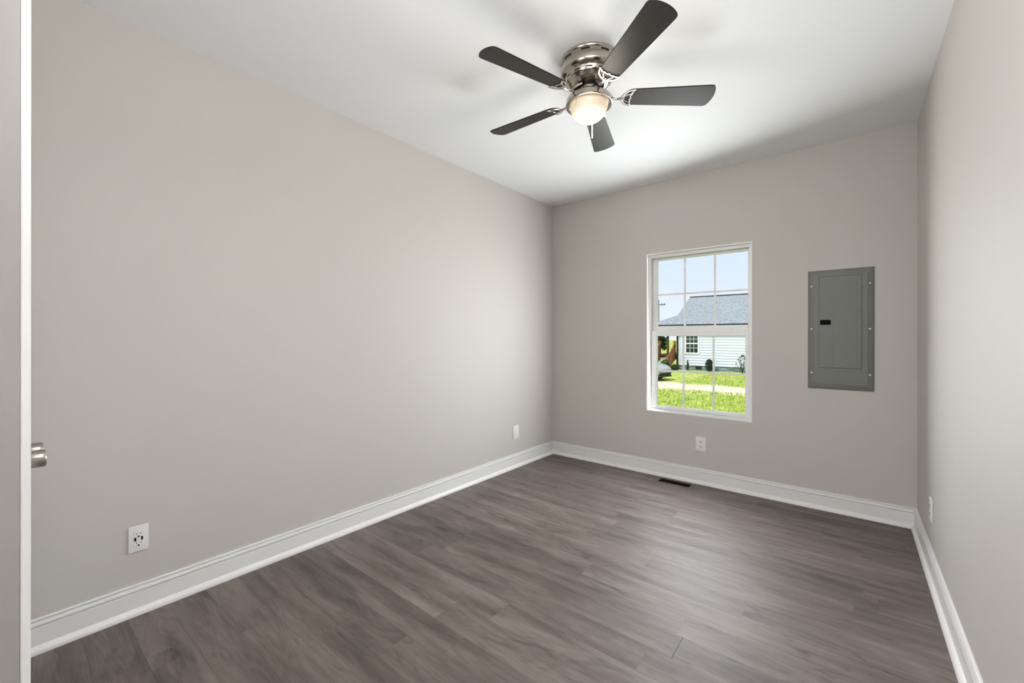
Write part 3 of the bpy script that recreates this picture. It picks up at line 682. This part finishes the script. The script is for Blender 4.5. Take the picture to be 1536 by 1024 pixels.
# ---- shrubs
def shrub(name, loc, rx, ry, h, nleaf, lsize, m, label, cat='shrub', shape='round', seed=1, stem=True):
    rg = random.Random(seed)
    root = tag(empty(name, loc), label, cat)
    bm = bmesh.new()
    for k in range(nleaf):
        t = rg.random(); a = rg.uniform(0, 2 * PI); rr = math.sqrt(rg.random())
        z = h * (0.08 + 0.92 * t)
        s_ = (1 - t) ** 0.6 + 0.08 if shape == 'cone' else math.sqrt(max(0.03, 1 - (2 * t - 0.9) ** 2 / 1.25))
        s_ *= 0.8 + 0.35 * noise.noise((3 * math.cos(a), 3 * math.sin(a), 4 * t + seed))
        c = Vector((rx * rr * s_ * math.cos(a), ry * rr * s_ * math.sin(a), z))
        q = Euler((rg.uniform(0, 6), rg.uniform(0, 6), rg.uniform(0, 6))).to_matrix()
        l_ = lsize * rg.uniform(0.6, 1.3); w = l_ * 0.45
        f = [bm.verts.new(c + q @ Vector(p)) for p in ((-l_ / 2, 0, 0), (0, -w / 2, l_ * 0.08), (l_ / 2, 0, 0), (0, w / 2, l_ * 0.08))]
        bm.faces.new(f)
    finish('foliage', bm, m, root, recalc=False)
    bm = bmesh.new()
    for k in range(6 if stem else 3):
        a = k * 2 * PI / 6; tube(bm, [(0, 0, -0.02), (rx * 0.25 * math.cos(a), ry * 0.25 * math.sin(a), h * 0.4), (rx * 0.5 * math.cos(a), ry * 0.5 * math.sin(a), h * 0.8)], [0.02, 0.014, 0.006], 6)
    finish('stems', bm, M['brown_wood'], root)
    return root
def gx(px, Y):                                    # x of the sight line through an image column at depth Y, used once to lay the planting out
    t = (px - 768) / 628.64; return Y * (-0.6297 + 0.7768 * t) / (0.7768 + 0.6297 * t)
shrub('shrub', (gx(1064, 29.4), 29.4, GZ), 0.34, 0.3, 0.80, 900, 0.10, M['leaf_dark'], 'dense dark evergreen shrub against the foundation of the house', seed=3)
shrub('sapling', (gx(1113.5, 28.9), 28.9, GZ), 0.42, 0.3, 1.15, 110, 0.13, M['leaf_dark'], 'sparse spindly shrub at the right edge of the window view', 'shrub', seed=8)
shrub('shrub', (gx(1012, 28.6), 28.6, GZ), 0.28, 0.24, 0.42, 420, 0.10, M['leaf_green'], 'low green shrub at the corner of the house by the stairs', seed=5)
shrub('shrub', (gx(998, 27.4), 27.4, GZ), 0.44, 0.36, 0.78, 700, 0.11, M['leaf_green'], 'rounded green shrub in front of the porch stairs', seed=11)
shrub('conifer', (gx(1031.5, 29.3), 29.3, GZ), 0.11, 0.11, 0.72, 260, 0.08, M['leaf_dark'], 'thin upright dark seedling below the house window', 'seedling', 'cone', seed=9)
def tree(loc, h, r, seed, label, group=None):
    rg = random.Random(seed); root = tag(empty('tree', loc), label, 'tree', group)
    bm = bmesh.new(); tube(bm, [(0, 0, -0.05), (0.05, 0, h * 0.35), (0, 0.05, h * 0.8)], [h * 0.03, h * 0.022, h * 0.008], 8)
    for k in range(7):
        a = k * 0.9; z = h * (0.35 + 0.07 * k); tube(bm, [(0.03, 0.02, z), (r * 0.6 * math.cos(a), r * 0.6 * math.sin(a), z + h * 0.15)], [h * 0.010, h * 0.004], 6)
    finish('trunk', bm, M['brown_wood'], root)
    bm = bmesh.new()
    for c in range(26):
        a = rg.uniform(0, 2 * PI); rr = r * math.sqrt(rg.random()); cz = h * rg.uniform(0.42, 0.98); cs = r * 0.34
        for k in range(45):
            p = Vector((rr * math.cos(a), rr * math.sin(a), cz)) + Vector((rg.gauss(0, 1), rg.gauss(0, 1), rg.gauss(0, 0.8))) * cs * 0.5
            q = Euler((rg.uniform(0, 6), rg.uniform(0, 6), 0)).to_matrix(); l_ = 0.045 * h * rg.uniform(0.7, 1.3)
            bm.faces.new([bm.verts.new(p + q @ Vector(v)) for v in ((-l_, 0, 0), (0, -l_ * 0.5, 0), (l_, 0, 0), (0, l_ * 0.5, 0))])
    finish('crown', bm, M['leaf_dark'], root, recalc=False)
tree((gx(989, 40.5), 40.5, GZ), 2.7, 0.55, 2, 'small dark tree behind the porch at the left edge of the window view')
tree((gx(984, 90), 90, GZ), 4.0, 1.9, 4, 'far dark tree beyond the field left of the porch')

# ---- utility pole far behind
up_ = tag(empty('utility_pole', (gx(987.6, 60), 60, GZ)), 'thin wooden utility pole with a crossarm far off above the porch roof', 'utility pole')
bm = bmesh.new(); lathe(bm, [(0.13, 0), (0.09, 7.6), (0, 7.62)], 12); finish('pole', bm, M['pole'], up_, smooth=True)
bm = bmesh.new(); box(bm, -1.0, 1.0, -0.16, -0.06, 6.80, 6.94); finish('crossarm', bm, M['pole'], up_)
for x in (-0.9, 0.5, 0.9):
    bm = bmesh.new(); lathe(bm, [(0.05, 6.94), (0.06, 7.0), (0.03, 7.05), (0.05, 7.1), (0, 7.13)], 10, mtx=Matrix.Translation((x, -0.11, 0)))
    finish('insulator', bm, M['gutter'], up_, smooth=True)

# ---- parked car, nose towards the right
car = tag(empty('car', (-9.62, 22.2, GZ), R(-14)), 'silver car parked on the lawn, front end at left edge of window view', 'car')
bm = bmesh.new()
st_ = [  # x, half width low, half width high, z low, z belt
    (-2.25, 0.60, 0.55, 0.42, 0.78), (-2.12, 0.80, 0.74, 0.28, 0.96), (-1.6, 0.89, 0.82, 0.22, 1.00), (-0.6, 0.90, 0.84, 0.20, 0.97), (0.5, 0.90, 0.84, 0.20, 0.95),
    (1.0, 0.90, 0.82, 0.20, 0.93), (1.5, 0.88, 0.79, 0.22, 0.88), (1.9, 0.84, 0.72, 0.24, 0.80), (2.12, 0.74, 0.62, 0.28, 0.72), (2.25, 0.58, 0.50, 0.34, 0.60)]
rings = []
for x, wl_, wh, zl, zb in st_:
    zm = zl + (zb - zl) * 0.55
    rings.append([bm.verts.new((x, s * w, z)) for s, w, z in ((-1, wl_ * 0.92, zl), (-1, wl_, zl + 0.10), (-1, wl_, zm), (-1, wh, zb - 0.03), (-1, wh * 0.75, zb), (1, wh * 0.75, zb), (1, wh, zb - 0.03), (1, wl_, zm), (1, wl_, zl + 0.10), (1, wl_ * 0.92, zl))])
for a, b_ in zip(rings, rings[1:]):
    for i in range(10): bm.faces.new((a[i], a[(i + 1) % 10], b_[(i + 1) % 10], b_[i]))
bm.faces.new(rings[0]); bm.faces.new(rings[-1])
cab = []
for x, w, z in ((-1.9, 0.72, 0.97), (-1.3, 0.60, 1.36), (-0.6, 0.62, 1.45), (0.15, 0.61, 1.42), (1.05, 0.74, 0.92)):
    cab.append([bm.verts.new((x, -w, z)), bm.verts.new((x, w, z)), bm.verts.new((x, 0.80, 0.93)), bm.verts.new((x, -0.80, 0.93))])
for a, b_ in zip(cab, cab[1:]):
    for i in range(4): bm.faces.new((a[i], a[(i + 1) % 4], b_[(i + 1) % 4], b_[i]))
bm.faces.new(cab[0]); bm.faces.new(cab[-1])
body = finish('body', bm, M['car_paint'], car, smooth=True)
bm = bmesh.new(); V = [bm.verts.new(p) for p in ((0.22, -0.56, 1.40), (0.22, 0.56, 1.40), (1.02, 0.68, 0.955), (1.02, -0.68, 0.955))]; bm.faces.new(V)
bmesh.ops.solidify(bm, geom=bm.faces, thickness=0.02); finish('windscreen', bm, M['car_glass'], car)
for s in (-1, 1):
    bm = bmesh.new(); V = [bm.verts.new(p) for p in ((-1.2, s * 0.665, 1.30), (0.05, s * 0.665, 1.35), (0.72, s * 0.795, 1.0), (-1.55, s * 0.795, 1.0))]; bm.faces.new(V)
    bmesh.ops.solidify(bm, geom=bm.faces, thickness=0.03); finish('side_window', bm, M['car_glass'], car)
for x in (-1.38, 1.35):
    for s in (-1, 1):
        bm = bmesh.new(); lathe(bm, [(0.20, -0.10), (0.31, -0.11), (0.325, -0.08), (0.325, 0.08), (0.31, 0.11), (0.20, 0.10)], 28, mtx=Matrix.Translation((x, s * 0.80, 0.325)) @ Matrix.Rotation(PI / 2, 4, 'X'))
        w_ = finish('wheel', bm, M['tyre'], car, smooth=True)
        bm = bmesh.new(); lathe(bm, [(0, -0.085), (0.20, -0.095), (0.20, 0.095), (0, 0.085)], 20, mtx=Matrix.Translation((x, s * 0.80, 0.325)) @ Matrix.Rotation(PI / 2, 4, 'X')); finish('rim', bm, M['steel'], w_, smooth=True)
for s in (-1, 1):
    bm = bmesh.new(); prism(bm, [(1.93, s * 0.78, 0.70), (2.20, s * 0.52, 0.62), (2.24, s * 0.46, 0.54), (2.06, s * 0.75, 0.57)], (0.02, 0, 0.03)); finish('headlamp', bm, M['lamp_lens'], car)
bm = bmesh.new(); box(bm, 2.22, 2.27, -0.42, 0.42, 0.50, 0.56, bevel=0.01); box(bm, 2.16, 2.265, -0.52, 0.52, 0.33, 0.43, bevel=0.02); finish('grille', bm, M['car_black'], car)
bm = bmesh.new(); box(bm, 1.95, 2.24, -0.62, 0.62, 0.20, 0.30, bevel=0.03); finish('bumper_lip', bm, M['car_black'], car)
